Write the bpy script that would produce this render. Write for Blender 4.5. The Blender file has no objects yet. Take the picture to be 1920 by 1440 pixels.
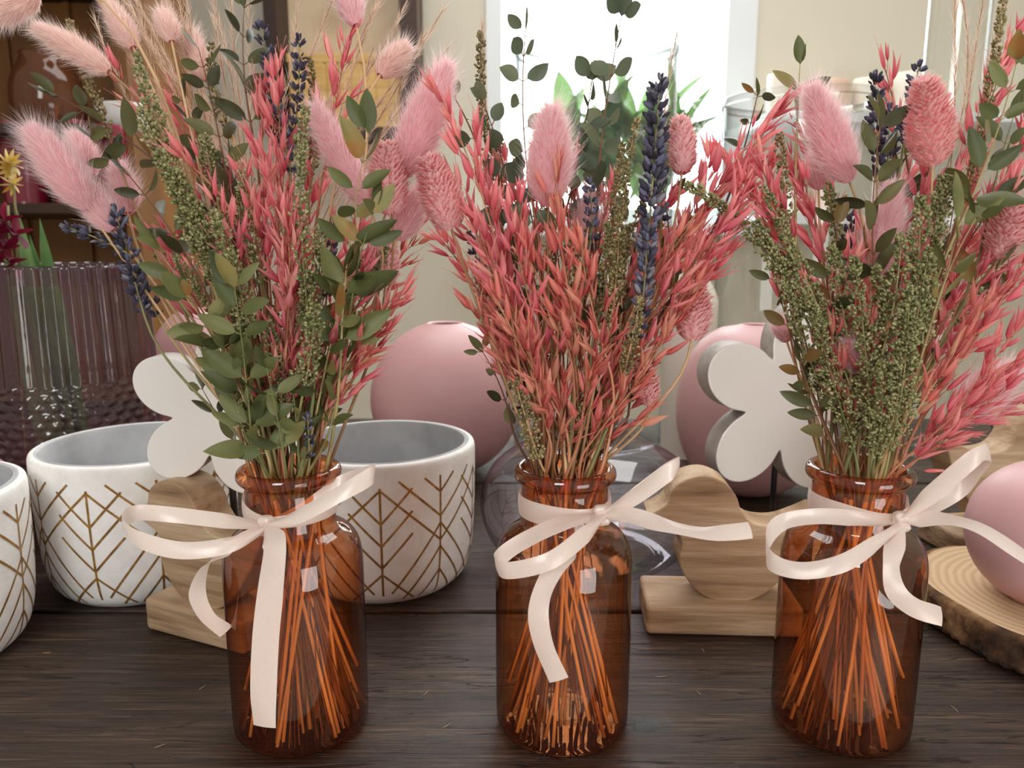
import bpy, math, numpy as np
from math import sin, cos, pi, radians, sqrt
from mathutils import Vector
rng=np.random.default_rng(11)
S=bpy.context.scene; COL=S.collection
F=1450.; PIT=radians(10.5); H=.315
def P(px,py,Y):
    """world point unprojected from a picked image pixel, at an assumed depth Y"""
    u=(px-960)/F; v=(720-py)/F
    dy=cos(PIT)+v*sin(PIT); dz=-sin(PIT)+v*cos(PIT); t=Y/dy
    return np.array([u*t,Y,H+t*dz])
def nrm(a):
    a=np.asarray(a,float); return a/max(np.linalg.norm(a),1e-9)
# ---------------------------------------------------------------- materials
def newmat(n):
    m=bpy.data.materials.new(n); m.use_nodes=True; nt=m.node_tree
    b=nt.nodes['Principled BSDF']; return m,nt,b
def N(nt,t,**k):
    n=nt.nodes.new(t)
    for a,v in k.items(): setattr(n,a,v)
    return n
def ramp(nt,stops,interp='LINEAR'):
    r=N(nt,'ShaderNodeValToRGB'); cr=r.color_ramp; cr.interpolation=interp
    while len(cr.elements)<len(stops): cr.elements.new(.5)
    for e,(p,c) in zip(cr.elements,stops):
        e.position=p; e.color=(*c,1)
    return r
def sr(r,g,b):
    f=lambda c:(c/255/12.92 if c/255<=.04045 else ((c/255+.055)/1.055)**2.4)
    return (f(r),f(g),f(b))
def noisy(name,stops,scale=20,stretch=(1,1,1),rough=.6,bump=0,detail=4,coat=0,metal=0,sheen=0,bscale=None,bdist=.002,dist=0):
    m,nt,b=newmat(name)
    tc=N(nt,'ShaderNodeTexCoord'); mp=N(nt,'ShaderNodeMapping'); mp.inputs['Scale'].default_value=stretch
    nt.links.new(tc.outputs['Object'],mp.inputs[0])
    no=N(nt,'ShaderNodeTexNoise'); no.inputs['Scale'].default_value=scale; no.inputs['Detail'].default_value=detail; no.inputs['Distortion'].default_value=dist
    nt.links.new(mp.outputs[0],no.inputs['Vector'])
    r=ramp(nt,stops); nt.links.new(no.outputs['Fac'],r.inputs[0]); nt.links.new(r.outputs[0],b.inputs['Base Color'])
    b.inputs['Roughness'].default_value=rough; b.inputs['Metallic'].default_value=metal
    b.inputs['Coat Weight'].default_value=coat; b.inputs['Sheen Weight'].default_value=sheen
    if bump:
        n2=N(nt,'ShaderNodeTexNoise'); n2.inputs['Scale'].default_value=bscale or scale*2; n2.inputs['Detail'].default_value=5
        nt.links.new(mp.outputs[0],n2.inputs['Vector'])
        bp=N(nt,'ShaderNodeBump'); bp.inputs['Strength'].default_value=bump; bp.inputs['Distance'].default_value=bdist
        nt.links.new(n2.outputs['Fac'],bp.inputs['Height']); nt.links.new(bp.outputs[0],b.inputs['Normal'])
    return m
def plant(name,stops,tip=None,tipf=.5,rough=.6,trans=.25,sheen=0,nscale=60,namt=.35):
    """dried plant: colour varies by attribute rnd (per leaf), g (base to tip) and noise"""
    m,nt,b=newmat(name)
    a=N(nt,'ShaderNodeAttribute'); a.attribute_name='rnd'
    tc=N(nt,'ShaderNodeTexCoord'); no=N(nt,'ShaderNodeTexNoise'); no.inputs['Scale'].default_value=nscale
    nt.links.new(tc.outputs['Object'],no.inputs['Vector'])
    mx=N(nt,'ShaderNodeMath',operation='MULTIPLY_ADD'); mx.inputs[1].default_value=namt*2
    nt.links.new(no.outputs['Fac'],mx.inputs[0])
    sb=N(nt,'ShaderNodeMath',operation='SUBTRACT'); sb.inputs[1].default_value=namt
    nt.links.new(a.outputs['Fac'],sb.inputs[0]); nt.links.new(sb.outputs[0],mx.inputs[2])
    r=ramp(nt,stops); nt.links.new(mx.outputs[0],r.inputs[0]); out=r.outputs[0]
    if tip:
        g=N(nt,'ShaderNodeAttribute'); g.attribute_name='g'
        mm=N(nt,'ShaderNodeMath',operation='MULTIPLY'); mm.inputs[1].default_value=tipf
        nt.links.new(g.outputs['Fac'],mm.inputs[0])
        mi=N(nt,'ShaderNodeMix',data_type='RGBA'); mi.inputs[7].default_value=(*tip,1)
        nt.links.new(mm.outputs[0],mi.inputs[0]); nt.links.new(out,mi.inputs[6]); out=mi.outputs[2]
    nt.links.new(out,b.inputs['Base Color']); b.inputs['Roughness'].default_value=rough
    b.inputs['Sheen Weight'].default_value=sheen
    if trans:
        t=N(nt,'ShaderNodeBsdfTranslucent'); nt.links.new(out,t.inputs[0])
        ms=N(nt,'ShaderNodeMixShader'); ms.inputs[0].default_value=trans
        o=nt.nodes['Material Output']
        nt.links.new(b.outputs[0],ms.inputs[1]); nt.links.new(t.outputs[0],ms.inputs[2]); nt.links.new(ms.outputs[0],o.inputs[0])
    return m
def glass(name,tint,edge,refl=1.0,haze=None,hz=0.0,rough=.015,ep=2.0):
    """thin-walled tinted glass; thicker (darker) towards grazing angles, Schlick reflection"""
    m=bpy.data.materials.new(name); m.use_nodes=True; nt=m.node_tree; nt.nodes.clear()
    o=N(nt,'ShaderNodeOutputMaterial'); tr=N(nt,'ShaderNodeBsdfTransparent'); gl=N(nt,'ShaderNodeBsdfGlossy')
    gl.inputs['Roughness'].default_value=rough
    lw=N(nt,'ShaderNodeLayerWeight'); lw.inputs[0].default_value=.5
    pe=N(nt,'ShaderNodeMath',operation='POWER'); pe.inputs[1].default_value=ep; nt.links.new(lw.outputs['Facing'],pe.inputs[0])
    mi=N(nt,'ShaderNodeMix',data_type='RGBA'); mi.inputs[6].default_value=(*tint,1); mi.inputs[7].default_value=(*edge,1)
    nt.links.new(pe.outputs[0],mi.inputs[0]); nt.links.new(mi.outputs[2],tr.inputs[0])
    pw=N(nt,'ShaderNodeMath',operation='POWER'); pw.inputs[1].default_value=4.5; nt.links.new(lw.outputs['Facing'],pw.inputs[0])
    mu=N(nt,'ShaderNodeMath',operation='MULTIPLY_ADD'); mu.inputs[1].default_value=.7; mu.inputs[2].default_value=.05*refl; nt.links.new(pw.outputs[0],mu.inputs[0])
    ms=N(nt,'ShaderNodeMixShader'); nt.links.new(mu.outputs[0],ms.inputs[0]); 
    base=tr.outputs[0]
    if haze:
        d=N(nt,'ShaderNodeBsdfDiffuse'); d.inputs[0].default_value=(*haze,1)
        m2=N(nt,'ShaderNodeMixShader'); m2.inputs[0].default_value=hz
        nt.links.new(tr.outputs[0],m2.inputs[1]); nt.links.new(d.outputs[0],m2.inputs[2]); base=m2.outputs[0]
    nt.links.new(base,ms.inputs[1]); nt.links.new(gl.outputs[0],ms.inputs[2]); nt.links.new(ms.outputs[0],o.inputs[0])
    return m
M={}
M['amber']=glass('amber_glass',(.94,.56,.33),(.14,.03,.012),1.7,(.36,.10,.04),.025,ep=2.4,rough=.006)
M['jar']=glass('amber_jar_glass',(.55,.28,.15),(.3,.1,.05),1.0,(.3,.12,.05),.3)
M['purple']=glass('smoky_mauve_glass',(.72,.55,.61),(.24,.13,.18),1.5,(.22,.13,.15),.13,ep=1.3)
M['smoke']=glass('smoky_lilac_glass',(.92,.88,.92),(.42,.36,.44),1.9,ep=2.4,rough=.008)
M['clear']=glass('clear_glass',(.97,.98,.975),(.20,.26,.28),1.4,ep=3.6)
def satin():
    m,nt,b=newmat('peach_satin_ribbon')
    b.inputs['Roughness'].default_value=.28; b.inputs['Sheen Weight'].default_value=.4; b.inputs['Specular IOR Level'].default_value=.85
    tc=N(nt,'ShaderNodeTexCoord'); no=N(nt,'ShaderNodeTexNoise'); no.inputs['Scale'].default_value=1200
    nt.links.new(tc.outputs['Object'],no.inputs['Vector']); r=ramp(nt,[(.3,sr(255,233,220)),(.7,sr(255,244,235))]); nt.links.new(no.outputs['Fac'],r.inputs[0]); nt.links.new(r.outputs[0],b.inputs['Base Color'])
    t=N(nt,'ShaderNodeBsdfTranslucent'); nt.links.new(r.outputs[0],t.inputs[0]); ms=N(nt,'ShaderNodeMixShader'); ms.inputs[0].default_value=.3
    nt.links.new(b.outputs[0],ms.inputs[1]); nt.links.new(t.outputs[0],ms.inputs[2]); nt.links.new(ms.outputs[0],nt.nodes['Material Output'].inputs[0])
    return m
M['ribbon']=satin()
M['pot']=noisy('white_cement',[(.3,sr(234,232,228)),(.6,sr(245,244,241))],60,rough=.85,bump=.22,bscale=220)
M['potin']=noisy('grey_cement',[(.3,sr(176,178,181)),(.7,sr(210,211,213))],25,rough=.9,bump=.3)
M['gold']=noisy('gold_groove',[(.35,sr(130,90,36)),(.65,sr(186,140,68))],150,rough=.4,metal=.35)
M['pink']=noisy('matte_pink_ceramic',[(.3,sr(206,160,162)),(.7,sr(214,168,170))],6,rough=.45)
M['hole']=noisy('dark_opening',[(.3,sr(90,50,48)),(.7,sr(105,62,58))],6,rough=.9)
M['white']=noisy('creamy_white_lacquer',[(.3,sr(238,235,229)),(.7,sr(246,244,239))],8,rough=.16,coat=.6)
M['whiteedge']=noisy('whitewashed_edge',[(.3,sr(140,130,122)),(.7,sr(200,194,188))],30,(1,1,1),.6,.4)
M['black']=noisy('black_metal',[(.3,sr(20,20,22)),(.7,sr(32,32,34))],20,rough=.4)
M['lightwood']=noisy('mango_wood',[(.28,sr(122,94,68)),(.42,sr(164,134,102)),(.58,sr(190,162,130)),(.75,sr(212,190,162))],16,(.5,2,5),.65,.5,10,bscale=70,dist=.4)
M['cream']=noisy('cream_wall_paint',[(.3,sr(212,205,187)),(.7,sr(218,212,195))],3,rough=.9)
M['trim']=noisy('white_trim_paint',[(.3,sr(225,230,234)),(.7,sr(234,238,241))],3,rough=.5)
M['floor']=noisy('grey_floor',[(.3,sr(150,140,128)),(.7,sr(170,160,146))],3,rough=.8)
M['brown']=noisy('orange_brown_wood',[(.3,sr(92,56,22)),(.7,sr(154,102,46))],6,(1,1,.15),.5,.1)
M['dkbrown']=noisy('dark_brown_wood',[(.3,sr(42,24,18)),(.7,sr(64,38,26))],6,(1,1,.2),.5,.1)
M['yelwood']=noisy('yellow_wicker',[(.3,sr(196,154,88)),(.7,sr(226,190,124))],12,(1,1,6),.7,.2)
M['wine']=noisy('wine_red_glaze',[(.3,sr(120,22,48)),(.7,sr(150,34,62))],6,rough=.25,coat=.5)
M['candlew']=noisy('white_wax',[(.3,sr(230,222,208)),(.7,sr(240,232,220))],6,rough=.5)
M['candlep']=noisy('peach_wax',[(.3,sr(222,186,164)),(.7,sr(232,200,180))],6,rough=.5)
M['panel']=noisy('warm_beige_panel',[(.3,sr(176,150,120)),(.5,sr(204,184,152)),(.7,sr(186,158,132))],4,rough=.4)
M['bark']=noisy('bark',[(.3,sr(38,26,18)),(.45,sr(84,58,38)),(.6,sr(130,96,64)),(.75,sr(176,142,104))],50,(1,1,.5),.95,1,bscale=90,bdist=.004)
mg,nt,b=newmat('bright_daylight_glass'); b.inputs['Base Color'].default_value=(.9,.9,.9,1)
tc=N(nt,'ShaderNodeTexCoord'); no=N(nt,'ShaderNodeTexNoise'); no.inputs['Scale'].default_value=4; nt.links.new(tc.outputs['Object'],no.inputs['Vector'])
r=ramp(nt,[(.35,(.86,.95,1)),(.7,(1,1,1))]); nt.links.new(no.outputs['Fac'],r.inputs[0]); nt.links.new(r.outputs[0],b.inputs['Emission Color'])
b.inputs['Emission Strength'].default_value=7.5
M['daylight']=mg
# stems
M['stem_g']=plant('olive_stem',[(.2,sr(118,122,76)),(.6,sr(156,148,98)),(.9,sr(186,164,116))],trans=0,rough=.6)
M['stem_b']=plant('straw_stem',[(.1,sr(150,118,80)),(.5,sr(196,160,118)),(.9,sr(218,180,138))],trans=0)
M['stem_p']=plant('pinkish_straw_stem',[(.1,sr(142,96,62)),(.5,sr(180,118,88)),(.9,sr(212,150,116))],trans=0)
M['stem_d']=plant('brown_stem',[(.2,sr(96,60,44)),(.6,sr(124,84,56)),(.9,sr(140,100,66))],trans=0)
M['stem_in']=plant('cut_straw_stem',[(.1,sr(120,84,60)),(.3,sr(190,140,96)),(.5,sr(250,212,160)),(1,sr(255,232,190))],trans=.1,namt=.1)
M['oat']=plant('pink_oat_husk',[(0,sr(196,56,84)),(.35,sr(224,90,110)),(.65,sr(242,128,138)),(1,sr(240,170,154))],tip=sr(255,190,188),tipf=.6,trans=.38,rough=.6)
M['oatc']=plant('coral_oat_husk',[(0,sr(182,62,68)),(.35,sr(214,98,96)),(.65,sr(232,132,118)),(1,sr(230,174,140))],tip=sr(248,180,164),tipf=.55,trans=.36,rough=.6)
M['set']=plant('green_seed',[(0,sr(110,114,70)),(.5,sr(154,154,104)),(1,sr(202,194,146))],trans=.15,rough=.75)
M['setb']=plant('olive_brown_seed',[(0,sr(104,96,60)),(.5,sr(150,138,92)),(1,sr(194,174,126))],trans=.1,rough=.75)
M['wisp']=plant('pale_feather_grass',[(0,sr(214,184,160)),(.5,sr(236,208,186)),(1,sr(248,228,212))],trans=.45,rough=.8)
M['lav']=plant('lavender_bud',[(0,sr(44,40,52)),(.45,sr(72,68,88)),(.8,sr(104,104,130)),(1,sr(134,132,140))],trans=.05,rough=.85)
M['pha']=plant('pink_canary_grass',[(0,sr(232,130,142)),(.5,sr(248,170,176)),(1,sr(254,204,204))],tip=sr(255,230,226),tipf=.8,trans=.35,rough=.6)
M['bun']=plant('pink_fluff',[(0,sr(255,192,205)),(.5,sr(255,206,216)),(1,sr(255,222,226))],tip=sr(255,246,244),tipf=.9,trans=.5,sheen=.5,namt=.15)
M['bunb']=plant('blush_fluff',[(0,sr(250,204,196)),(.5,sr(253,218,210)),(1,sr(254,234,226))],tip=sr(255,246,240),tipf=.8,trans=.5,sheen=.5,namt=.15)
M['eug']=plant('olive_eucalyptus_leaf',[(0,sr(72,80,44)),(.4,sr(104,112,66)),(.85,sr(134,136,86)),(.98,sr(158,136,78)),(1,sr(170,124,70))],trans=.25,rough=.5,nscale=35,namt=.3)
M['eud']=plant('dark_eucalyptus_leaf',[(0,sr(58,58,36)),(.4,sr(82,84,50)),(.85,sr(108,108,68)),(1,sr(140,106,60))],trans=.25,rough=.5,nscale=35,namt=.25)
M['eub']=plant('grey_green_eucalyptus_leaf',[(0,sr(70,84,66)),(.5,sr(98,110,86)),(1,sr(122,128,98))],trans=.25,rough=.5,nscale=35,namt=.3)
M['leaf']=plant('fresh_green_leaf',[(0,sr(70,110,58)),(1,sr(136,170,110))],trans=.35,rough=.5)
M['burg']=plant('burgundy_petal',[(0,sr(110,10,44)),(1,sr(160,24,70))],trans=.3)
M['yelp']=plant('yellow_petal',[(0,sr(226,190,70)),(1,sr(240,226,170))],trans=.2)
M['whp']=plant('white_petal',[(0,sr(235,235,235)),(1,sr(250,250,250))],trans=.4)
# table wood
def tablemat():
    m,nt,b=newmat('dark_stained_wood')
    tc=N(nt,'ShaderNodeTexCoord')
    def noise(scl,s,det,ro=.6,dist=0):
        mp=N(nt,'ShaderNodeMapping'); mp.inputs['Scale'].default_value=scl; nt.links.new(tc.outputs['Object'],mp.inputs[0])
        a=N(nt,'ShaderNodeTexNoise'); a.inputs['Scale'].default_value=s; a.inputs['Detail'].default_value=det; a.inputs['Roughness'].default_value=ro; a.inputs['Distortion'].default_value=dist
        nt.links.new(mp.outputs[0],a.inputs['Vector']); return a
    a=noise((1.2,14,14),5,9,.72,.8); c=noise((4,110,110),5,5); k=noise((1.,20,20),4,3,.5,1.2); w_=noise((2,9,9),3,4,.6,.5)
    ad=N(nt,'ShaderNodeMath',operation='MULTIPLY_ADD'); ad.inputs[1].default_value=.5; nt.links.new(c.outputs['Fac'],ad.inputs[0])
    ml=N(nt,'ShaderNodeMath',operation='MULTIPLY'); ml.inputs[1].default_value=.5; nt.links.new(a.outputs['Fac'],ml.inputs[0]); nt.links.new(ml.outputs[0],ad.inputs[2])
    r=ramp(nt,[(.34,sr(24,16,12)),(.45,sr(44,31,24)),(.54,sr(62,46,36)),(.66,sr(104,82,62))]); nt.links.new(ad.outputs[0],r.inputs[0])
    cs=N(nt,'ShaderNodeMath',operation='SUBTRACT'); cs.inputs[1].default_value=.5; nt.links.new(k.outputs['Fac'],cs.inputs[0])
    cab_=N(nt,'ShaderNodeMath',operation='ABSOLUTE'); nt.links.new(cs.outputs[0],cab_.inputs[0])
    cm=N(nt,'ShaderNodeMapRange'); cm.inputs[1].default_value=.0; cm.inputs[2].default_value=.012; cm.inputs[3].default_value=.1; cm.inputs[4].default_value=1; nt.links.new(cab_.outputs[0],cm.inputs[0])
    mc=N(nt,'ShaderNodeMix',data_type='RGBA',blend_type='MULTIPLY'); mc.inputs[0].default_value=.9; nt.links.new(r.outputs[0],mc.inputs[6]); nt.links.new(cm.outputs[0],mc.inputs[7])
    v=(720-1362)/F; t=H/(sin(PIT)-v*cos(PIT)); kx=(1213-960)/F*t; ky=t*(cos(PIT)+v*sin(PIT))
    sub=N(nt,'ShaderNodeVectorMath',operation='SUBTRACT'); sub.inputs[1].default_value=(kx,ky-.72,.75); nt.links.new(tc.outputs['Object'],sub.inputs[0])
    sc=N(nt,'ShaderNodeVectorMath',operation='MULTIPLY'); sc.inputs[1].default_value=(1,1.5,0); nt.links.new(sub.outputs[0],sc.inputs[0])
    ln=N(nt,'ShaderNodeVectorMath',operation='LENGTH'); nt.links.new(sc.outputs[0],ln.inputs[0])
    nn=N(nt,'ShaderNodeTexNoise'); nn.inputs['Scale'].default_value=150; nt.links.new(tc.outputs['Object'],nn.inputs['Vector'])
    ad2=N(nt,'ShaderNodeMath',operation='MULTIPLY_ADD'); ad2.inputs[1].default_value=.010; nt.links.new(nn.outputs['Fac'],ad2.inputs[0]); nt.links.new(ln.outputs['Value'],ad2.inputs[2])
    kr=ramp(nt,[(.30,(0,0,0)),(.36,(.35,.35,.35)),(.5,(.55,.55,.55)),(.62,(1,1,1))])
    ks=N(nt,'ShaderNodeMath',operation='MULTIPLY'); ks.inputs[1].default_value=24; nt.links.new(ad2.outputs[0],ks.inputs[0]); nt.links.new(ks.outputs[0],kr.inputs[0])
    mi=N(nt,'ShaderNodeMix',data_type='RGBA'); mi.inputs[6].default_value=(*sr(8,6,5),1); nt.links.new(kr.outputs[0],mi.inputs[0]); nt.links.new(mc.outputs[2],mi.inputs[7])
    nt.links.new(mi.outputs[2],b.inputs['Base Color']); b.inputs['Specular IOR Level'].default_value=.38
    rr=N(nt,'ShaderNodeMapRange'); rr.inputs[1].default_value=.35; rr.inputs[2].default_value=.65; rr.inputs[3].default_value=.3; rr.inputs[4].default_value=.55; nt.links.new(w_.outputs['Fac'],rr.inputs[0]); nt.links.new(rr.outputs[0],b.inputs['Roughness'])
    hh=N(nt,'ShaderNodeMath',operation='MULTIPLY'); nt.links.new(ad.outputs[0],hh.inputs[0]); nt.links.new(cm.outputs[0],hh.inputs[1])
    h2=N(nt,'ShaderNodeMath',operation='MULTIPLY'); nt.links.new(hh.outputs[0],h2.inputs[0]); nt.links.new(kr.outputs[0],h2.inputs[1])
    bp=N(nt,'ShaderNodeBump'); bp.inputs['Strength'].default_value=.7; bp.inputs['Distance'].default_value=.0025
    nt.links.new(h2.outputs[0],bp.inputs['Height']); nt.links.new(bp.outputs[0],b.inputs['Normal'])
    return m
M['table']=tablemat()
def slicemat():
    m,nt,b=newmat('cut_wood_rings')
    tc=N(nt,'ShaderNodeTexCoord'); w=N(nt,'ShaderNodeTexWave',wave_type='RINGS',rings_direction='Z'); w.inputs['Scale'].default_value=45; w.inputs['Distortion'].default_value=5; w.inputs['Detail'].default_value=4; w.inputs['Detail Scale'].default_value=.4
    nt.links.new(tc.outputs['Object'],w.inputs['Vector'])
    r=ramp(nt,[(0,sr(192,160,124)),(.6,sr(204,174,138)),(1,sr(210,182,148))]); nt.links.new(w.outputs['Fac'],r.inputs[0]); nt.links.new(r.outputs[0],b.inputs['Base Color']); b.inputs['Roughness'].default_value=.75
    return m
M['rings']=slicemat()
# ---------------------------------------------------------------- mesh helpers
class MB:
    def __init__(s): s.v=[];s.f=[];s.r=[];s.g=[];s.m=[];s.n=0
    def add(s,V,Fc,rnd=.5,g=0.,mi=0):
        V=np.asarray(V,float); k=len(V); s.v.append(V)
        n=s.n; s.f.extend([tuple(i+n for i in f) for f in Fc]); s.m.extend([mi]*len(Fc) if np.isscalar(mi) else list(mi))
        s.r.append(np.full(k,rnd,float)); s.g.append(np.broadcast_to(np.asarray(g,float),(k,)).copy()); s.n+=k
    def obj(s,name,mats,origin=(0,0,0),smooth=True,parent=None):
        V=np.concatenate(s.v)-np.asarray(origin,float)
        me=bpy.data.meshes.new(name); me.from_pydata(V.tolist(),[],s.f); 
        for a,d in (('rnd',s.r),('g',s.g)):
            at=me.attributes.new(a,'FLOAT','POINT'); at.data.foreach_set('value',np.concatenate(d).astype(np.float32))
        for mt in mats: me.materials.append(M[mt])
        me.polygons.foreach_set('material_index',s.m)
        me.polygons.foreach_set('use_smooth',[smooth]*len(s.f)); me.update()
        o=bpy.data.objects.new(name,me); COL.objects.link(o)
        if parent: o.parent=parent
        else: o.location=tuple(origin)
        return o
def meta(o,label,cat,group=None,kind=None):
    o['label']=label; o['category']=cat
    if group: o['group']=group
    if kind: o['kind']=kind
def empty(name,loc):
    e=bpy.data.objects.new(name,None); e.empty_display_size=.02; e.location=tuple(loc); COL.objects.link(e); return e
def frame(d,ref=None):
    z=nrm(d)
    if ref is None: ref=rng.normal(size=3)
    x=np.cross(ref,z)
    if np.linalg.norm(x)<1e-4: x=np.cross([1,0.3,0],z)
    x=nrm(x); return np.column_stack([x,np.cross(z,x),z])
def grid_faces(nu,nv,closed=False):
    f=[]
    for i in range(nu-1):
        for j in range(nv if closed else nv-1):
            a=i*nv+j; b=i*nv+(j+1)%nv; f.append((a,b,b+nv,a+nv))
    return f
def tube(mb,pts,rad,sides=5,rnd=.5,mi=0):
    pts=np.asarray(pts,float); n=len(pts); rad=np.broadcast_to(rad,(n,))
    T=np.gradient(pts,axis=0); V=[]
    up=np.array([.3,1,.1]); 
    for i in range(n):
        R=frame(T[i],up)
        a=np.arange(sides)*2*pi/sides
        V.append(pts[i]+rad[i]*(np.outer(np.cos(a),R[:,0])+np.outer(np.sin(a),R[:,1])))
    fc=grid_faces(n,sides,True)
    fc.append(tuple(range(sides))[::-1]); fc.append(tuple(range((n-1)*sides,n*sides)))
    mis=mi
    if not np.isscalar(mi): mis=[mi[i] for i in range(n-1) for _ in range(sides)]+[mi[0],mi[-1]]
    mb.add(np.concatenate(V),fc,rnd,np.repeat(np.linspace(0,1,n),sides),mis)
def bez(p0,p1,p2,p3,n):
    t=np.linspace(0,1,n)[:,None]
    return (1-t)**3*p0+3*(1-t)**2*t*p1+3*(1-t)*t*t*p2+t**3*p3
def catmull(pts,n,closed=False):
    pts=np.asarray(pts,float); k=len(pts)
    if closed: ext=np.vstack([pts[-1],pts,pts[0],pts[1]]); segs=k
    else: ext=np.vstack([2*pts[0]-pts[1],pts,2*pts[-1]-pts[-2]]); segs=k-1
    out=[]
    for i in range(segs):
        p0,p1,p2,p3=ext[i:i+4]
        for j in range(n):
            t=j/n; out.append(.5*((2*p1)+(-p0+p2)*t+(2*p0-5*p1+4*p2-p3)*t*t+(-p0+3*p1-3*p2+p3)*t**3))
    if not closed: out.append(pts[-1])
    return np.array(out)
def lathe(prof,seg=64,mod=None,mis=None,c=(0,0,0),mb=None,smoothn=0):
    mb=mb or MB(); prof=np.array(prof,float)
    a=np.arange(seg)*2*pi/seg; V=[]
    for r,z in prof:
        rr=np.full(seg,r)
        if mod is not None: rr=np.array([mod(r,z,t) for t in a])
        V.append(np.column_stack([rr*np.cos(a),rr*np.sin(a),np.full(seg,z)])+np.asarray(c))
    n=len(prof); fc=grid_faces(n,seg,True)
    mi=0 if mis is None else [mis[i] for i in range(n-1) for _ in range(seg)]
    mb.add(np.concatenate(V),fc,.5,0,mi); return mb
def box(mb,x0,x1,y0,y1,z0,z1,mi=0):
    V=[(x,y,z) for z in (z0,z1) for y in (y0,y1) for x in (x0,x1)]
    mb.add(V,[(0,2,3,1),(4,5,7,6),(0,1,5,4),(2,6,7,3),(0,4,6,2),(1,3,7,5)],.5,0,mi)
def bevel(o,w,s=2):
    b=o.modifiers.new('b','BEVEL'); b.width=w; b.segments=s; b.limit_method='ANGLE'; b.angle_limit=radians(40)
# templates (length along +Z)
def leafT(wid,fold,curl,nu=9,pw=.8,cross=(-1,-.55,0,.55,1)):
    V=[];g=[]
    for i in range(nu):
        u=i/(nu-1); w=wid*.5*max(sin(pi*u**pw),0)**.75+.0001
        for s_ in cross: V.append((s_*w,fold*abs(s_)*w+curl*u*u,u)); g.append(u)
    return np.array(V),grid_faces(nu,len(cross)),np.array(g)
LEAF=[leafT(.43,.35,c) for c in (-.25,-.1,.05,.2,.35)]
RLEAF=[leafT(.74,.2,c,pw=.9) for c in (-.2,-.05,.1,.2)]
def glumeT(wid,open_):
    V=[];g=[]; nu=7
    for i in range(nu):
        u=i/(nu-1); w=wid*.5*(sin(pi*min(u,1)**.72)**.95)*(1-.3*u)+.003
        for s_ in (-1,-.5,0,.5,1): V.append((s_*w,(1-s_*s_)*w*.8+open_*u*u,u)); g.append(u)
    return np.array(V),grid_faces(nu,5),np.array(g)
GL=[glumeT(w,o) for w in (.16,.22,.28) for o in (.03,.14,.28)]
def budT(wid,sides=5):
    prof=[(0,0),(.8,.2),(1,.45),(.7,.8),(0,1)]; V=[(0,0,0)]; 
    for r,z in prof[1:-1]:
        for k in range(sides): V.append((r*wid/2*cos(2*pi*k/sides),r*wid/2*sin(2*pi*k/sides),z))
    V.append((0,0,1)); f=[]
    for k in range(sides): f.append((0,1+(k+1)%sides,1+k))
    for j in range(2):
        for k in range(sides):
            a=1+j*sides+k;b=1+j*sides+(k+1)%sides; f.append((a,b,b+sides,a+sides))
    L=len(V)-1
    for k in range(sides): f.append((1+2*sides+k,1+2*sides+(k+1)%sides,L))
    V=np.array(V); return V,f,V[:,2]
BUD=budT(.42,5); SEED=budT(.75,4)
SCALE=leafT(.42,-.4,.0,nu=5,cross=(-1,0,1))
def put(mb,T,pos,d,size,rnd,ref=None,mi=0):
    V,f,g=T; R=frame(d,ref); mb.add((V*size)@R.T+pos,f,rnd,g,mi)
# ---------------------------------------------------------------- heads
def axis_pts(A,T_,bow):
    A=np.asarray(A);T_=np.asarray(T_); mid=(A+T_)/2+bow
    t=np.linspace(0,1,25)[:,None]
    return (1-t)**2*A+2*(1-t)*t*mid+t*t*T_
def at(ax,u):
    u=max(0,min(1,u)); x=u*(len(ax)-1); i=min(int(x),len(ax)-2); fr=x-i
    return ax[i]*(1-fr)+ax[i+1]*fr, nrm(ax[i+1]-ax[i])
def perp(d):
    return frame(d)[:,0]
def h_oat(mb,ax,L,w,st):
    n=max(int(L/.0033),8)
    for i in range(n):
        u=(i+rng.random()*.6)/n; p,d=at(ax,min(u,1)); s_=perp(d)
        a=radians(rng.uniform(10,46)*(1-.4*u)); pd=nrm(d*cos(a*1.4)+s_*sin(a*1.4)); pl=rng.uniform(.002,.014)*(1-.5*u)
        q=p+pd*pl; tube(st,[p,p+pd*pl*.6,q],.0002,3,.3)
        dd=nrm(d*cos(a)+s_*sin(a)+np.array([0,0,.1])); sz=rng.uniform(.012,.0215)*(1-.15*u); r=rng.random()
        R=frame(dd)
        for sg in (1,-1):
            T=GL[rng.integers(len(GL))]; V=T[0].copy()
            if sg<0: V=V*np.array([-1,-1,1])*.92
            mb.add((V*sz)@R.T+q,T[1],np.clip(r+rng.normal()*.1,0,1),T[2])
        if rng.random()<.55:
            e_=q+dd*sz*.8; tube(mb,[e_,e_+nrm(dd+rng.normal(size=3)*.2)*sz*.6],.00012,3,.9)
def h_set(mb,ax,L,w,st):
    n=int(L/.00025*(w/.012)**.6); 
    ph=rng.random()*9
    for i in range(n):
        u=rng.random()**.95; p,d=at(ax,u); s_=perp(d)
        env=(min(1,u*6+.35))*(1-u**2.2)**.6+.12
        lump=.62+.38*sin(u*L/.0028+ph+3*s_[0])*sin(u*L/.0041+5*s_[2])
        rr=w*.5*env*lump*rng.uniform(.55,1.2)
        dd=nrm(d*.7+s_*.8+rng.normal(size=3)*.25)
        put(mb,SEED,p+s_*rr*.78,dd,rng.uniform(.0017,.0029),rng.random()*.8+.2*(rr>w*.35))
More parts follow.
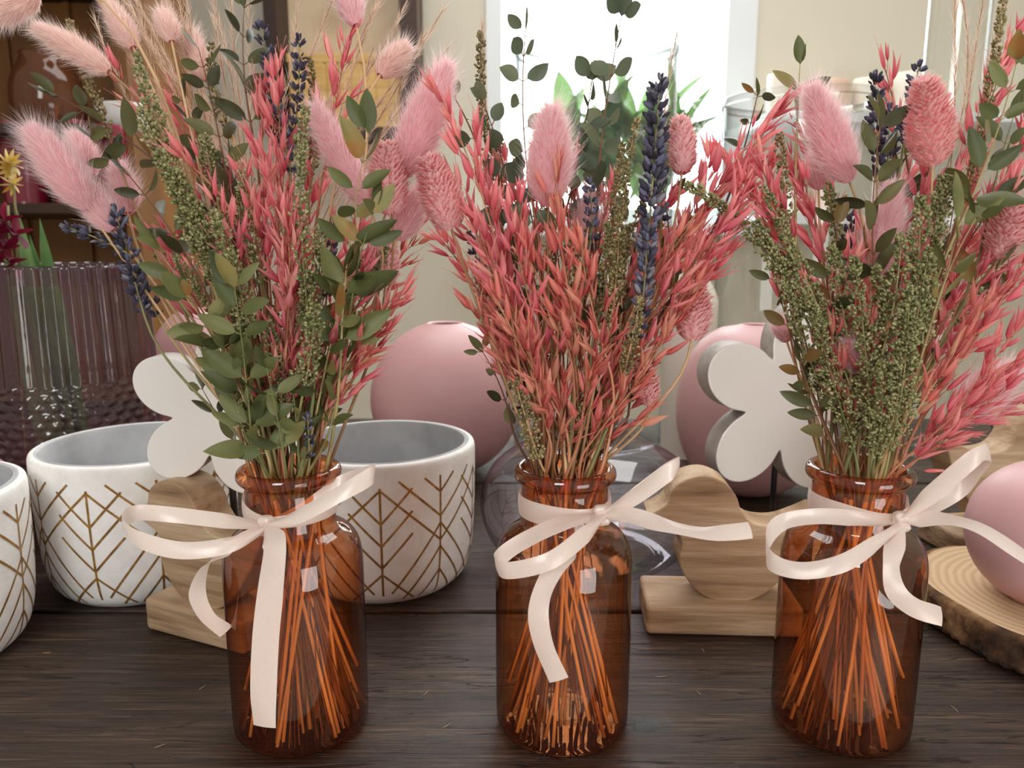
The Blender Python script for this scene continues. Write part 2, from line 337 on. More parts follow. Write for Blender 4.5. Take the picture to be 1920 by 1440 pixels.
def h_lav(mb,ax,L,w,st):
    w=w*1.1; n=max(int(L/.0060),4)
    for i in range(n):
        u=(i+.1+rng.random()*.35)/n; gap= 1-.45*abs(u-.5); k=int(rng.integers(10,15))
        for j in range(k):
            p,d=at(ax,u+rng.normal()*.018); s_=perp(d)
            dd=nrm(d*rng.uniform(.4,1.4)+s_*.8); put(mb,BUD,p+s_*w*.12,dd,w*.46*gap*rng.uniform(.55,1.2),rng.random())
    p,d=at(ax,1.); 
    for j in range(5): put(mb,BUD,p-d*.002,nrm(d+perp(d)*.3),.005,rng.random())
def h_pha(mb,ax,L,w,st):
    n=int(420*(L/.03)); 
    for i in range(n):
        u=(i+.5)/n; p,d=at(ax,u); R=frame(d,np.array([.2,1,.1])); a=i*2.39996
        s_=R[:,0]*cos(a)+R[:,1]*sin(a); r=w*.5*max(sin(pi*(.06+.9*u)**.8),0)**.7
        put(mb,SCALE,p+s_*r*.72,nrm(d*.75+s_*.75+rng.normal(size=3)*.1),rng.uniform(.0052,.0072),rng.random(),ref=s_)
def h_bun(mb,ax,L,w,st):
    seg=14;rings=16;V=[];g=[]
    def env(u): return max(sin(pi*min(1,(.04+.95*u))**.78),0)**.7
    for i in range(rings):
        u=i/(rings-1); p,d=at(ax,u); R=frame(d,np.array([.2,1,.1])); r=w*.5*.72*env(u)
        for k in range(seg):
            a=2*pi*k/seg; V.append(p+r*(R[:,0]*cos(a)+R[:,1]*sin(a))); g.append(.1+.15*u)
    mb.add(V,grid_faces(rings,seg,True),.5,g)
    n=int(5000*min(1.2,(L/.04)))
    for i in range(n):
        u=rng.random(); p,d=at(ax,u); s_=perp(d); r=w*.5*.70*env(u)
        long_=rng.random()<.28
        hl=(rng.uniform(.008,.018) if long_ else rng.uniform(.004,.008))*(w/.024)**.5
        dd=nrm(d*rng.uniform(.7,1.5)+s_*rng.uniform(.4,1.1)); q=p+s_*r; hw=.00011 if long_ else .00024
        sd=nrm(np.cross(dd,rng.normal(size=3)))*hw
        mb.add([q-sd,q+sd,q+dd*hl],[(0,1,2)],rng.random(),[.2,.2,1. if not long_ else 1.1])
def h_wisp(mb,ax,L,w,st):
    n=int(L/.0004)
    for i in range(n):
        u=rng.random(); p,d=at(ax,u); s_=perp(d); dd=nrm(d+s_*rng.uniform(.12,.5)); hl=rng.uniform(.006,.016)
        sd=nrm(np.cross(dd,rng.normal(size=3)))*.00018; mb.add([p-sd,p+sd,p+dd*hl],[(0,1,2)],rng.random(),[.2,.2,1.])
def h_euc(mb,ax,L,w,st,LT=LEAF,sp=.0135):
    n=max(int(L/sp),2); a0=rng.random()*pi
    for i in range(n+1):
        u=i/n; p,d=at(ax,min(u,1)); R=frame(d,np.array([.1,1,.2])); a=a0+(i%2)*pi/2+rng.normal()*.3
        s_=R[:,0]*cos(a)+R[:,1]*sin(a)
        for sg in (1,-1):
            if rng.random()<.06: continue
            sz=1.02*w*rng.uniform(.7,1.1)*(1-.25*u); dd=nrm(d*rng.uniform(.4,1.1)+s_*sg+rng.normal(size=3)*.15)
            q=p+dd*.003; tube(st,[p,p+dd*.002,q],.0003,3,.5)
            put(mb,LT[rng.integers(len(LT))],q,dd,sz,rng.random(),ref=nrm(np.cross(d,dd)+rng.normal(size=3)*.35))
    p,d=at(ax,1.); put(mb,LT[2],p,nrm(d+rng.normal(size=3)*.2),w*.8,rng.random())
def h_eur(mb,ax,L,w,st): h_euc(mb,ax,L,w*.9,st,RLEAF,.0135)
KIND={
'oat':('dried_oat_stem',h_oat,'oat','stem_p','seed_head','pink dyed dried oat stem with papery husks','dried oat'),
'oatc':('dried_oat_stem',h_oat,'oatc','stem_p','seed_head','coral pink dried oat stem with pointed husks','dried oat'),
'set':('dried_millet_grass',h_set,'set','stem_g','seed_head','sage green dried millet grass with dense seed spike','dried grass'),
'setb':('dried_millet_grass',h_set,'setb','stem_b','seed_head','olive brown dried millet grass with slim spike','dried grass'),
'wisp':('feather_grass',h_wisp,'wisp','stem_b','seed_head','pale straw coloured feathery dried grass','dried grass'),
'lav':('lavender_stem',h_lav,'lav','stem_g','flower_spike','dark violet dried lavender stem','lavender'),
'pha':('canary_grass_stem',h_pha,'pha','stem_b','seed_head','pink dried canary grass with scaly oval head','dried grass'),
'bun':('bunny_tail_grass',h_bun,'bun','stem_b','seed_head','pink bunny tail grass with soft fluffy head','dried grass'),
'bunb':('bunny_tail_grass',h_bun,'bunb','stem_b','seed_head','pale blush bunny tail grass with feathery head','dried grass'),
'eug':('eucalyptus_branch',h_euc,'eug','stem_g','foliage','eucalyptus branch with small olive green leaves','eucalyptus'),
'eud':('eucalyptus_branch',h_euc,'eud','stem_d','foliage','eucalyptus branch with dark brownish green leaves','eucalyptus'),
'eub':('eucalyptus_branch',h_eur,'eub','stem_d','foliage','eucalyptus branch with round grey green leaves','eucalyptus')}
BOT=[(-.1392,.465),(.0330,.465),(.2172,.465)]
GN=['bottle with long ribbon tail','bottle by the smoky glass vase','bottle by the wood slice']
def item(kind,b,x0,y0,x1,y1,dy=None,w=None,bow=None,thin=False):
    nm,fn,hm,sm,part,lab,cat=KIND[kind]
    cx,cy=BOT[b]
    if dy is None: dy=rng.uniform(-.035,.045)
    A=P(x0,y0,cy+dy*.65); T=P(x1,y1,cy+dy); L=np.linalg.norm(T-A)
    defw={'oat':.02,'oatc':.02,'set':.0125,'setb':.008,'wisp':.01,'lav':.013,'pha':.019,'bun':.022,'bunb':.017,'eug':.025,'eud':.021,'eub':.021}[kind]
    w=defw if w is None else w*.00032
    dirv=A-np.array([cx,cy,.17]); ang=math.atan2(dirv[1]+rng.normal()*.02,dirv[0]+rng.normal()*.01); rr=rng.uniform(.004,.0195)
    Nk=np.array([cx+rr*cos(ang),cy+rr*sin(ang),.160])
    sl=np.array([dirv[0]+rng.normal()*.012,dirv[1]+rng.normal()*.02])/max(dirv[2],.08)
    sl=np.clip(sl*.9,-.5,.5)
    B=np.array([Nk[0]-sl[0]*.15,Nk[1]-sl[1]*.15]); c=np.array([cx,cy]); o=B-c; ro=np.linalg.norm(o)
    if ro>.037: o=o/ro*rng.uniform(.029,.037)
    B=np.array([*(c+o),rng.uniform(.0045,.008) if rng.random()<.6 else rng.uniform(.008,.04)])
    if bow is None: bow=rng.normal(size=3)*L*.05
    ax=axis_pts(A,T,np.asarray(bow)); hd=nrm(ax[1]-ax[0]); D=np.linalg.norm(A-Nk)
    bend=rng.normal(size=3)*.0012
    inner=np.array([B+(Nk-B)*t+bend*sin(pi*t) for t in np.linspace(0,1,7)[:-1]])
    cur=bez(Nk,Nk+nrm(Nk-B)*D*.35,A-hd*D*.33,A,12)
    pts=np.vstack([inner,cur,ax[3::3]])
    r0=(.0014 if kind in('eug','eud','eub','set') else .00115)*rng.uniform(.8,1.15)
    if kind=='wisp' or thin: r0=.00045
    rad=np.concatenate([np.full(6,r0),np.linspace(r0,.0007 if kind!='wisp' else .0003,12),np.linspace(.0006,.00025,len(ax[3::3])) if kind!='wisp' else np.full(len(ax[3::3]),.0002)])
    e=empty(nm,B); meta(e,lab+' in amber bottle',cat,cat.replace('dried ','')+' stems in '+GN[b])
    st=MB(); tube(st,pts,rad,6,rng.random()*(.25 if (kind=='wisp' or thin) else 1),mi=[1]*6+[0]*(len(pts)-7)); hb=MB()
    fn(hb,ax,L,w,st)
    so=st.obj('stem',[sm,'stem_in'],B,parent=e); ho=hb.obj(part,[hm],B,parent=e,smooth=True)
L0=[('bun',165,390,58,245,-.02,72),('bun',214,432,150,335,-.01,55),('bunb',205,135,72,55,.01,46),('bun',752,330,838,125,.01,88),
('bun',690,385,592,200,.0,60),('bunb',712,142,762,88,.03,48),('bunb',322,78,304,25,.03,40),('bun',668,48,645,-30,.03,52),('bun',170,330,140,255,.03,60),
('bun',745,450,790,360,.02,66),('bunb',70,-10,0,35,.02,50),('bunb',390,150,360,60,.05,40),('bun',240,400,222,310,.03,60),('bunb',250,90,205,10,.05,45),
('pha',735,405,728,275,.0,72),('pha',722,540,716,440,.02,52),
('oat',548,620,520,120,-.015),('oat',505,520,492,190,.0),('oat',560,560,500,330,-.03),('oat',530,700,540,420,-.035),('oat',600,360,655,70,.02),
('oat',610,780,752,545,-.01),('oatc',640,700,735,560,-.02),('oat',480,640,385,310,.03),('oat',290,250,185,110,.02),('oatc',600,800,660,600,.01),
('oat',570,500,580,240,.03),('oat',400,420,330,180,.04),('oat',465,560,440,340,.02),('oatc',520,800,500,620,-.02),('oat',640,560,680,380,.03),('oatc',560,830,640,700,.02),
('oat',520,520,500,160,.0),('oat',560,700,545,480,-.03),('oat',380,330,350,300,-.02),
('lav',545,330,488,45,.0,36),('lav',550,260,560,70,.02,32),('lav',270,590,215,390,-.01,44),('lav',230,470,120,425,.02,34),('lav',612,560,622,415,.03,34),('lav',580,860,577,780,-.03,26),('lav',300,600,262,520,.01,36),
('set',430,560,255,105,-.02,52),('set',400,520,262,200,-.03,58),('set',440,600,300,280,-.035,54),('set',585,640,572,200,-.04,42),('set',572,720,590,570,-.045,62),
('set',450,620,400,395,-.035,50),('setb',425,240,395,80,.03),('setb',220,300,130,40,.02),('setb',480,830,440,740,-.03,40),('set',380,470,330,330,-.02,58),('setb',585,330,580,110,.03),('set',470,640,430,470,-.04,52),('set',420,450,380,250,.0,50),('set',530,780,500,600,-.03,46),('set',600,560,600,420,-.03,40),
('eug',500,850,300,470,-.045,86),('eug',470,800,440,540,-.05,86),('eug',640,640,690,250,-.04,88),('eug',600,740,650,520,-.03,74),('eug',450,700,350,560,-.05,86),('eug',530,840,500,690,-.045,68),
('eud',470,230,458,15,.01,72),('eud',430,360,372,90,.01,66),('eud',290,300,110,180,.0,66),('eud',350,480,180,262,.01,66),('eud',400,400,345,190,.02,60),
('eud',440,830,380,730,.02,60),('eug',590,840,620,700,.0,60),('eug',470,840,420,650,-.04,76),('eug',660,560,700,400,-.035,80),('eug',620,800,660,640,-.02,64),('eud',480,480,430,300,.03,60),('eug',560,860,550,740,-.03,54)]
L1=[('bun',1028,385,1035,205,-.035,84),('bun',1088,460,1108,365,.02,50),
('pha',848,432,803,300,-.015,78),('pha',1278,328,1276,230,.02,46),('pha',1296,640,1304,540,-.01,64),('pha',1215,760,1205,690,.0,50),
('oat',960,600,822,170,-.02),('oat',985,640,895,260,.0),('oat',1030,700,955,400,-.035),('oatc',1090,640,1040,330,-.04),('oatc',1050,780,930,560,-.04),
('oatc',1140,680,1090,460,-.04),('oat',1190,620,1335,290,.01),('oat',1270,480,1468,195,.0),('oat',1230,650,1400,340,-.02),('oatc',1150,780,1310,520,-.02),
('oatc',1100,840,1210,700,-.03),('oatc',1030,820,990,610,-.045),('oat',1160,580,1260,370,.02),('oatc',1090,800,1150,620,-.045),('oat',930,520,850,330,.02),('oat',1000,520,940,300,.03),
('oat',1130,520,1060,300,.03),('oatc',1060,640,990,480,-.03),('oat',1240,520,1430,300,.03),('oatc',1020,760,940,640,.0),('oatc',1180,700,1240,560,.02),('oatc',1080,700,1060,540,-.03),
('oatc',1130,830,1215,780,-.02),('oatc',1040,860,1060,720,-.035),('oatc',980,680,880,520,.0),('oatc',1200,560,1290,430,-.03),('oat',1290,420,1440,240,-.01),('oat',1250,600,1360,470,.0),
('lav',1212,500,1238,145,-.035,50),('lav',1192,640,1212,430,-.04,44),('lav',1105,470,1105,340,-.02,34),('lav',905,560,880,440,.03,32),('lav',1240,420,1225,260,.01,40),
('setb',1165,560,1195,220,.0),('setb',1150,520,1168,270,.01),('setb',915,300,902,60,.04),('setb',1130,660,1160,400,-.03,32),('setb',1010,860,965,710,-.045,42),('setb',925,400,938,260,.04,32),('set',1120,600,1140,420,-.02,36),('setb',1170,700,1200,560,-.04,34),('setb',1060,560,1080,420,.0,34),
('eub',1005,420,985,60,.01,62),('eub',1120,360,1165,30,.02,64),('eub',1060,400,1110,150,.03,64),('eub',890,260,832,150,.04,50),('eub',960,420,905,190,.03,56),('eub',1150,560,1120,250,.04,60),
('eud',960,800,905,660,.02,56),('eud',1180,760,1170,590,.0,56),('eub',1010,560,965,330,.03,60),('eud',1260,520,1240,330,.04,60),('eud',1080,820,1130,730,.01,48),('eud',1380,330,1420,180,.04,48),
('eud',1090,600,1080,420,.02,54),('eud',1150,700,1180,500,.03,56),('eud',1000,620,960,450,.02,50),('eud',1010,780,960,640,.01,52),('eud',1120,780,1160,660,.0,50)]
L2=[('bun',1592,338,1522,165,-.02,76),('bun',1535,355,1532,285,.02,52),('bun',1642,515,1672,350,.0,74),('bun',1800,790,1900,690,.0,90),('bun',1600,700,1590,640,-.02,36),('bun',1475,640,1460,600,.04,36),
('pha',1748,310,1735,155,-.03,84),('pha',1872,490,1902,385,-.02,60),
('oat',1480,620,1440,300,.03),('oat',1700,620,1755,260,.0),('oat',1730,700,1900,340,.0),('oat',1760,620,1925,240,.02),('oat',1720,860,1920,600,-.02),('oat',1690,880,1890,720,-.03),
('oat',1640,680,1610,420,.02),('oat',1540,600,1445,420,.02),('oat',1800,420,1880,120,.03),('oat',1700,300,1660,130,.04),('oat',1820,300,1910,60,.03),('oatc',1700,800,1850,560,-.035),
('oat',1740,760,1940,480,-.02),('oat',1680,560,1690,360,.03),('oat',1720,840,1930,650,-.03),('oat',1760,680,1900,520,-.02),('oat',1560,400,1500,240,.04),('oat',1720,820,1900,760,.0),
('lav',1645,330,1640,140,.0,40),('lav',1695,270,1724,120,.02,36),('lav',1660,360,1668,200,.02,40),('lav',1590,470,1600,400,.03,32),
('set',1560,660,1285,345,-.02,46,(.0,0,.028)),('set',1600,740,1430,350,-.02,46),('set',1690,720,1725,370,-.04,64),('set',1630,840,1600,480,-.04,56),('set',1730,640,1770,330,-.02,56),
('set',1670,840,1705,540,-.045,70),('set',1600,840,1520,560,-.035,54),('setb',1480,520,1462,250,.0,38),('setb',1810,380,1880,0,.02),('set',1650,700,1640,500,-.03,52),('set',1560,760,1470,530,-.02,46),
('set',1710,640,1740,480,-.045,78),('set',1640,860,1650,680,-.045,54),('set',1660,640,1690,440,-.045,58),('set',1680,780,1720,600,-.05,62),('set',1590,640,1560,460,-.03,50),('set',1750,480,1780,330,-.02,50),
('eud',1640,520,1650,240,-.03,78),('eud',1540,780,1440,480,-.01,66),('eud',1560,580,1570,420,-.02,66),('eug',1495,230,1500,120,.02,66),('eug',1760,560,1830,410,-.04,72),
('eug',1800,420,1905,120,-.03,84),('eug',1850,420,1900,220,.0,80),('eud',1550,810,1500,680,-.02,62),('eug',1830,540,1920,420,-.01,68),('eud',1690,420,1680,290,.02,60),('eud',1590,760,1560,640,.0,54)]
for b,Ls in enumerate((L0,L1,L2)):
    for it in Ls: item(it[0],b,*it[1:])
def fan(b,kinds,n,a0,a1,r0,r1,l0,l1,d0=-.03,d1=.05):
    nx=[545,1060,1615][b]
    for i in range(n):
        a=radians(a0+(a1-a0)*(i+rng.random())/n); r=rng.uniform(r0,r1); l=rng.uniform(l0,l1)
        item(kinds[i%len(kinds)],b,nx+r*sin(a),885-r*cos(a),nx+(r+l)*sin(a*1.12),885-(r+l)*cos(a*1.12),rng.uniform(d0,d1),thin=True)
fan(0,['oatc','oat','set','oat'],12,-28,28,40,160,120,200)
fan(0,['oat','set','oat','oat'],14,-32,24,230,450,130,220)
fan(0,['eud','set','oatc'],9,-30,26,150,380,120,200,.03,.06)
fan(1,['oatc','oatc','setb','oat'],16,-30,30,40,160,120,200)
fan(1,['oat','setb','oat','setb','oat'],16,-28,34,220,420,130,200)
fan(1,['oat','eud','oatc'],12,-26,32,150,380,130,200,.03,.06)
fan(2,['oat','set','oatc','set'],14,-22,36,40,160,120,200)
fan(2,['oat','set','oat','oat'],18,-24,34,220,480,130,200)
fan(2,['eud','oat','oat'],9,-18,34,150,420,130,200,.03,.06)
for (x0,y0,x1,y1) in [(420,420,230,-40),(430,400,300,-40),(440,400,350,-20),(450,380,380,-60),(470,380,560,-40),(480,400,700,20),(500,400,760,10),(520,420,800,60),(500,380,640,-40),(440,380,270,60),(470,370,430,-40),(600,440,840,90),(400,440,180,40),(560,500,700,90),(430,380,320,20),(460,380,400,30),(450,390,340,60),(380,380,260,120),(640,400,760,150),(600,380,720,-20),(620,380,830,20),(470,300,470,-60),(350,330,240,-60),(330,300,170,-20),(400,350,290,-60),(560,400,690,-40),(440,300,330,-60),(380,300,200,-60)]:
    item('wisp',0,x0,y0,x1,y1,rng.uniform(.035,.07))
for (x0,y0,x1,y1) in [(1780,300,1800,-20),(1800,300,1850,-40),(1790,200,1790,-60),(1830,240,1900,-30),(930,300,905,50),(1240,300,1270,60)]:
    item('wisp',2 if x0>1500 else 1,x0,y0,x1,y1,.04)
# ---------------------------------------------------------------- bottles
def strip(mb,spec,width,n=12,rnd=.5):
    pts=np.array([P(s[0],s[1],s[2]+.0105) for s in spec]); wv=np.array([s[3] for s in spec],float)
    c=catmull(pts,n); w=catmull(wv,n); T=np.gradient(c,axis=0); V=[]; ph=rng.random()*6
    closed=np.linalg.norm(c[0]-c[-1])<.006
    for i in range(len(c)):
        u=i/(len(c)-1); t=nrm(T[i]); tw=.28*sin(u*8+ph)
        ww=nrm(w[i]-t*np.dot(w[i],t)); nn=np.cross(t,ww); ww=nrm(ww+nn*tw); nn=np.cross(t,ww)
        k_=min(1,min(u,(1-u) if closed else 1)/.14); pin=.4+.6*k_
        for s_ in (-1,-.9,-.45,0,.45,.9,1): V.append(c[i]+ww*s_*width*pin/2+nn*((.0012*(1-pin)*4+.0008)*(1-s_*s_)+.0005*(1-k_)*cos(s_*9)))
    mb.add(V,grid_faces(len(c),7),rnd)
VZ=(0,.35,.93); VX=(1,0,.1); VM=(.7,.2,.65); VT=(.1,.75,.6)
RB=[dict(knot=(500,986,.4205),
 loops=[[(500,986,.422,VZ),(430,978,.436,VZ),(330,966,.442,VZ),(255,962,.436,VZ),(232,985,.42,VZ),(262,1012,.402,VZ),(340,1032,.396,VZ),(430,1022,.40,VZ),(498,990,.419,VZ)],
        [(503,986,.42,VZ),(560,968,.408,VZ),(640,925,.408,VZ),(690,896,.415,VZ),(700,884,.424,VZ),(682,884,.434,VT),(640,905,.445,VZ),(585,945,.434,VZ),(505,984,.424,VZ)]],
 tails=[[(503,990,.417,VM),(515,1025,.403,VX),(508,1100,.399,VX),(498,1200,.397,VX),(494,1300,.395,VX),(496,1362,.393,VX)],
        [(495,992,.417,VZ),(435,1020,.402,VM),(388,1055,.402,VM),(370,1110,.410,VM),(388,1155,.418,VM),(424,1184,.424,VM)]]),
 dict(knot=(1128,966,.4285),
 loops=[[(1128,966,.429,VZ),(1045,985,.418,VZ),(965,1024,.412,VZ),(932,1056,.404,VZ),(952,1070,.392,VZ),(1030,1052,.387,VZ),(1095,1004,.402,VZ),(1128,970,.426,VZ)],
        [(1130,964,.428,VZ),(1190,932,.42,VZ),(1250,888,.412,VZ),(1272,872,.420,VZ),(1250,882,.430,VT),(1205,920,.436,VZ),(1140,960,.432,VZ)]],
 tails=[[(1122,972,.423,VM),(1078,1018,.402,VM),(1032,1078,.397,VX),(1010,1140,.397,VX),(1018,1205,.398,VX),(1048,1275,.398,VX)],
        [(1130,966,.428,VZ),(1180,966,.415,VZ),(1250,986,.402,VT),(1320,1000,.40,VT),(1370,998,.406,VT),(1407,994,.412,VT)]]),
 dict(knot=(1690,978,.4235),
 loops=[[(1690,976,.424,VZ),(1610,972,.420,VZ),(1530,968,.424,VZ),(1465,980,.428,VZ),(1440,1015,.418,VZ),(1448,1054,.402,VZ),(1505,1070,.392,VZ),(1580,1056,.389,VZ),(1645,1016,.402,VZ),(1690,982,.421,VZ)],
        [(1692,976,.423,VZ),(1752,922,.415,VZ),(1830,856,.41,VZ),(1854,850,.420,VZ),(1835,875,.430,VT),(1790,925,.434,VZ),(1700,972,.430,VZ)]],
 tails=[[(1690,984,.419,VM),(1672,1050,.403,VX),(1678,1105,.401,VX),(1712,1138,.402,VM),(1765,1156,.405,VZ)],
        [(1695,976,.423,VZ),(1760,972,.412,VT),(1835,990,.405,VT),(1925,1046,.41,VT)]])]
bprof=[(0,.0),(.030,.0),(.038,.001),(.0418,.004),(.0433,.010),(.0435,.05),(.0435,.095),(.0434,.110),(.0429,.1185),(.0410,.1265),(.0370,.1325),(.0322,.1362),(.0285,.1392),(.0272,.143),(.0271,.160),(.0275,.1665),(.0304,.1685),(.0319,.1707),(.0320,.1732),(.0308,.1757),(.0280,.1768),(.0258,.175),(.0250,.168)]
bprof=catmull(bprof,3).tolist()
for b,(cx,cy) in enumerate(BOT):
    e=empty('glass_bottle',(cx,cy,0)); meta(e,['amber glass apothecary bottle with one long hanging ribbon tail','amber glass apothecary bottle with bow beside smoky glass vase','amber glass apothecary bottle with wide bow beside wood slice'][b],'bottle','amber glass bottles with dried flowers')
    mb=lathe(bprof,96,c=(cx,cy,.0005)); mb.obj('bottle_body',['amber'],(cx,cy,0),parent=e)
    d=RB[b]; kx,ky,kd=d['knot']; kn=P(kx,ky,kd+.0105)
    rb=MB(); a=np.linspace(0,2*pi,73); V=[]
    ka=math.atan2(kn[1]-cy,kn[0]-cx)
    for t in a:
        near=max(0,cos(t-ka))**3
        x=cx+(.0287)*cos(t); y=cy+(.0287)*sin(t); z=.1540+(kn[2]-.1540)*near
        for s_ in (-1,-.5,0,.5,1): V.append((x+.0006*cos(t)*(1-s_*s_),y+.0006*sin(t)*(1-s_*s_),z+s_*.0066*(1-.45*near)))
    rb.add(V,grid_faces(73,5),.5)
    ro=rb.obj('ribbon',['ribbon'],(cx,cy,0),parent=e); ro['label']='pale peach satin ribbon tied around the neck'
    for lp in d['loops']:
        m2=MB(); strip(m2,lp,.0096); m2.obj('bow_loop',['ribbon'],(cx,cy,0),parent=ro)
    for k,lp in enumerate(d['tails']):
        m2=MB(); strip(m2,lp,(.0148,.0118,.0112)[b] if k==0 else .0096); m2.obj('bow_tail',['ribbon'],(cx,cy,0),parent=ro)
    m2=MB()
    prof=[(0,-.0062),(.003,-.006),(.0048,-.0035),(.0040,0),(.0048,.0035),(.003,.006),(0,.0062)]
    lathe(catmull(prof,3),20,mod=lambda r,z,t: r*1.12*(1+.14*sin(5*t+z*400)),c=(0,0,0),mb=m2)
    V=m2.v[0]; V[:,1]*=.7; V[:]=V+kn
    m2.obj('bow_knot',['ribbon'],(cx,cy,0),parent=ro)
# ---------------------------------------------------------------- table & room
e=empty('table',(0,.72,-.75)); meta(e,'dark stained wooden plank table crowded with shop decor','table')
def boxobj(name,dims,mat,parent=None,origin=(0,0,0),bv=0):
    mb=MB(); box(mb,*dims); o=mb.obj(name,[mat],origin,smooth=False,parent=parent)
    if bv: bevel(o,bv)
    return o
mb=MB()
box(mb,-1.15,1.15,.375,.618,-.04,0); box(mb,-1.15,1.15,.6255,.98,-.04,-.0004); box(mb,-1.15,1.15,.986,1.36,-.04,-.0002); box(mb,-1.12,1.12,.40,1.32,-.075,-.0401)
o=mb.obj('tabletop',['table'],(0,.72,-.75),smooth=False,parent=e); bevel(o,.002)
for x in(-1.05,1.05):
    for y in (.45,1.28):
        mb=MB(); box(mb,x-.04,x+.04,y-.04,y+.04,-.75,-.075); o=mb.obj('leg',['table'],(0,.72,-.75),smooth=False,parent=e)
mb=MB(); box(mb,-2.2,2.2,-1.6,2.5,-.8,-.75); o=mb.obj('floor',['floor'],smooth=False); meta(o,'grey shop floor','floor',kind='structure')
wx0,wx1,wz0=-.075,.71,.36
mb=MB(); box(mb,-2.2,wx0,2.4,2.5,-.75,2.2); box(mb,wx1,2.2,2.4,2.5,-.75,2.2); box(mb,wx0,wx1,2.4,2.5,-.75,wz0); box(mb,wx0,wx1,2.4,2.5,1.75,2.2)
o=mb.obj('wall_back',['cream'],smooth=False); meta(o,'cream painted wall','wall',kind='structure')
mb=MB(); box(mb,-2.2,-2.1,-1.6,2.4,-.75,2.2); o=mb.obj('wall_left',['cream'],smooth=False); meta(o,'cream painted side wall','wall',kind='structure')
mb=MB(); box(mb,2.1,2.2,-1.6,2.4,-.75,2.2); o=mb.obj('wall_right',['cream'],smooth=False); meta(o,'cream painted side wall','wall',kind='structure')
mb=MB()
for d in [(wx0,wx0+.045,2.39,2.47,wz0,1.75),(wx1-.085,wx1,2.39,2.47,wz0,1.75),(wx0,wx1,2.39,2.47,1.70,1.75),(wx0,wx1,2.39,2.47,wz0,wz0+.05),(wx0-.04,wx1+.04,2.26,2.47,wz0-.03,wz0)]: box(mb,*d)
box(mb,wx0+.02,wx1-.02,2.455,2.465,wz0+.02,1.72,1)
o=mb.obj('window_1',['trim','daylight'],smooth=False); meta(o,'white framed window with bright daylight','window',kind='structure')
sz=P(1600,224,2.25)[2]; x0=P(1385,224,2.25)[0]
for zz,lab in ((sz,'white wall shelf holding pillar candles'),(P(1600,405,2.25)[2],'white wall shelf with small candles')):
    o=boxobj('wall_shelf',(x0+.04,1.55,2.12,2.40,zz-.025,zz),'trim'); meta(o,lab,'shelf')
def cyl(name,px0,px1,ytop,Y,zb,mat,label,cat,group=None,taper=1.):
    a=P(px0,ytop,Y);b_=P(px1,ytop,Y); r=(b_[0]-a[0])/2; cx=(a[0]+b_[0])/2; h=a[2]-zb
    mb=lathe([(0,0),(r*taper*.96,0),(r*taper,.004),(r,h-.006),(r*.95,h-.001),(r*.82,h-.0005),(r*.75,h-.006),(0,h-.008)],32,c=(cx,Y,zb))
    o=mb.obj(name,[mat],(cx,Y,zb)); meta(o,label,cat,group); return o
G='pillar candles on the wall shelves'
cyl('pillar_candle',1440,1478,140,2.24,sz,'candlew','white pillar candle on wall shelf','candle',G)
cyl('pillar_candle',1520,1592,152,2.24,sz,'candlep','peach pillar candle on wall shelf','candle',G)
cyl('pillar_candle',1602,1662,148,2.24,sz,'candlew','cream pillar candle on wall shelf','candle',G)
cyl('pillar_candle',1672,1750,138,2.24,sz,'candlew','wide white pillar candle on wall shelf','candle',G)
z2=P(1600,405,2.25)[2]
cyl('pillar_candle',1478,1512,352,2.24,z2,'candlew','small white candle on lower shelf','candle',G)
cyl('pillar_candle',1520,1556,340,2.24,z2,'candlep','small peach candle on lower shelf','candle',G)
# ---------------------------------------------------------------- cabinet with jars
cab=empty('display_cabinet',(-1.2,1.8,-.75)); meta(cab,'orange brown wooden display cabinet with open shelves','cabinet')
def cpart(n,d,mat):
    mb=MB(); box(mb,*d); o=mb.obj(n,[mat],(-1.2,1.8,-.75),smooth=False,parent=cab); bevel(o,.003); return o
mb=MB(); box(mb,-1.75,-.80,2.0,2.03,-.75,1.5); box(mb,-.83,-.80,1.70,2.0,-.75,1.5); box(mb,-1.75,-1.72,1.58,2.0,-.75,1.5)
for k in range(6): box(mb,-1.70+k*.155,-1.685+k*.155,1.99,2.0,-.75,1.5)
mb.obj('cabinet_body',['brown'],(-1.2,1.8,-.75),smooth=False,parent=cab)
zs=[P(100,383,1.66)[2],P(100,238,1.66)[2],-.1,.9]
for z in zs: cpart('shelf',(-1.72,-.83,1.6,2.0,z-.022,z),'dkbrown')
def lobj(name,prof,c,mats,label,cat,group=None,seg=48,mod=None,mis=None,sub=4):
    p=catmull(prof,sub).tolist() if sub else prof
    m_=None
    if mis is not None:
        m_=[mis[min(i//sub if sub else i,len(mis)-1)] for i in range(len(p)-1)]
    mb=lathe(p,seg,mod=mod,mis=m_,c=c); o=mb.obj(name,mats,c); meta(o,label,cat,group); return o
def mug(x0,x1,yt):
    a=P(x0,yt,1.7);b_=P(x1,yt,1.7); r=(b_[0]-a[0])/2; h=a[2]-zs[0]; c=((a[0]+b_[0])/2,1.7,zs[0])
    lobj('tumbler',[(0,0),(r*.86,0),(r*.92,.006),(r,h*.5),(r,h-.003),(r*.97,h),(r*.93,h-.003),(r*.9,h*.4),(0,.01)],c,['wine'],'wine red glazed tumbler on cabinet shelf','tumbler','wine red tumblers in the cabinet',32)
mug(-5,80,236); mug(90,163,231); mug(170,235,240)
c=(P(92,200,1.7)[0],1.7,zs[1])
lobj('glass_jar',[(0,.0),(.055,.0),(.068,.02),(.072,.06),(.066,.10),(.050,.13),(.045,.145),(.047,.150),(.044,.15)],c,['jar'],'rounded amber brown glass jar on cabinet shelf','jar')
c=(P(225,200,1.72)[0],1.74,zs[1])
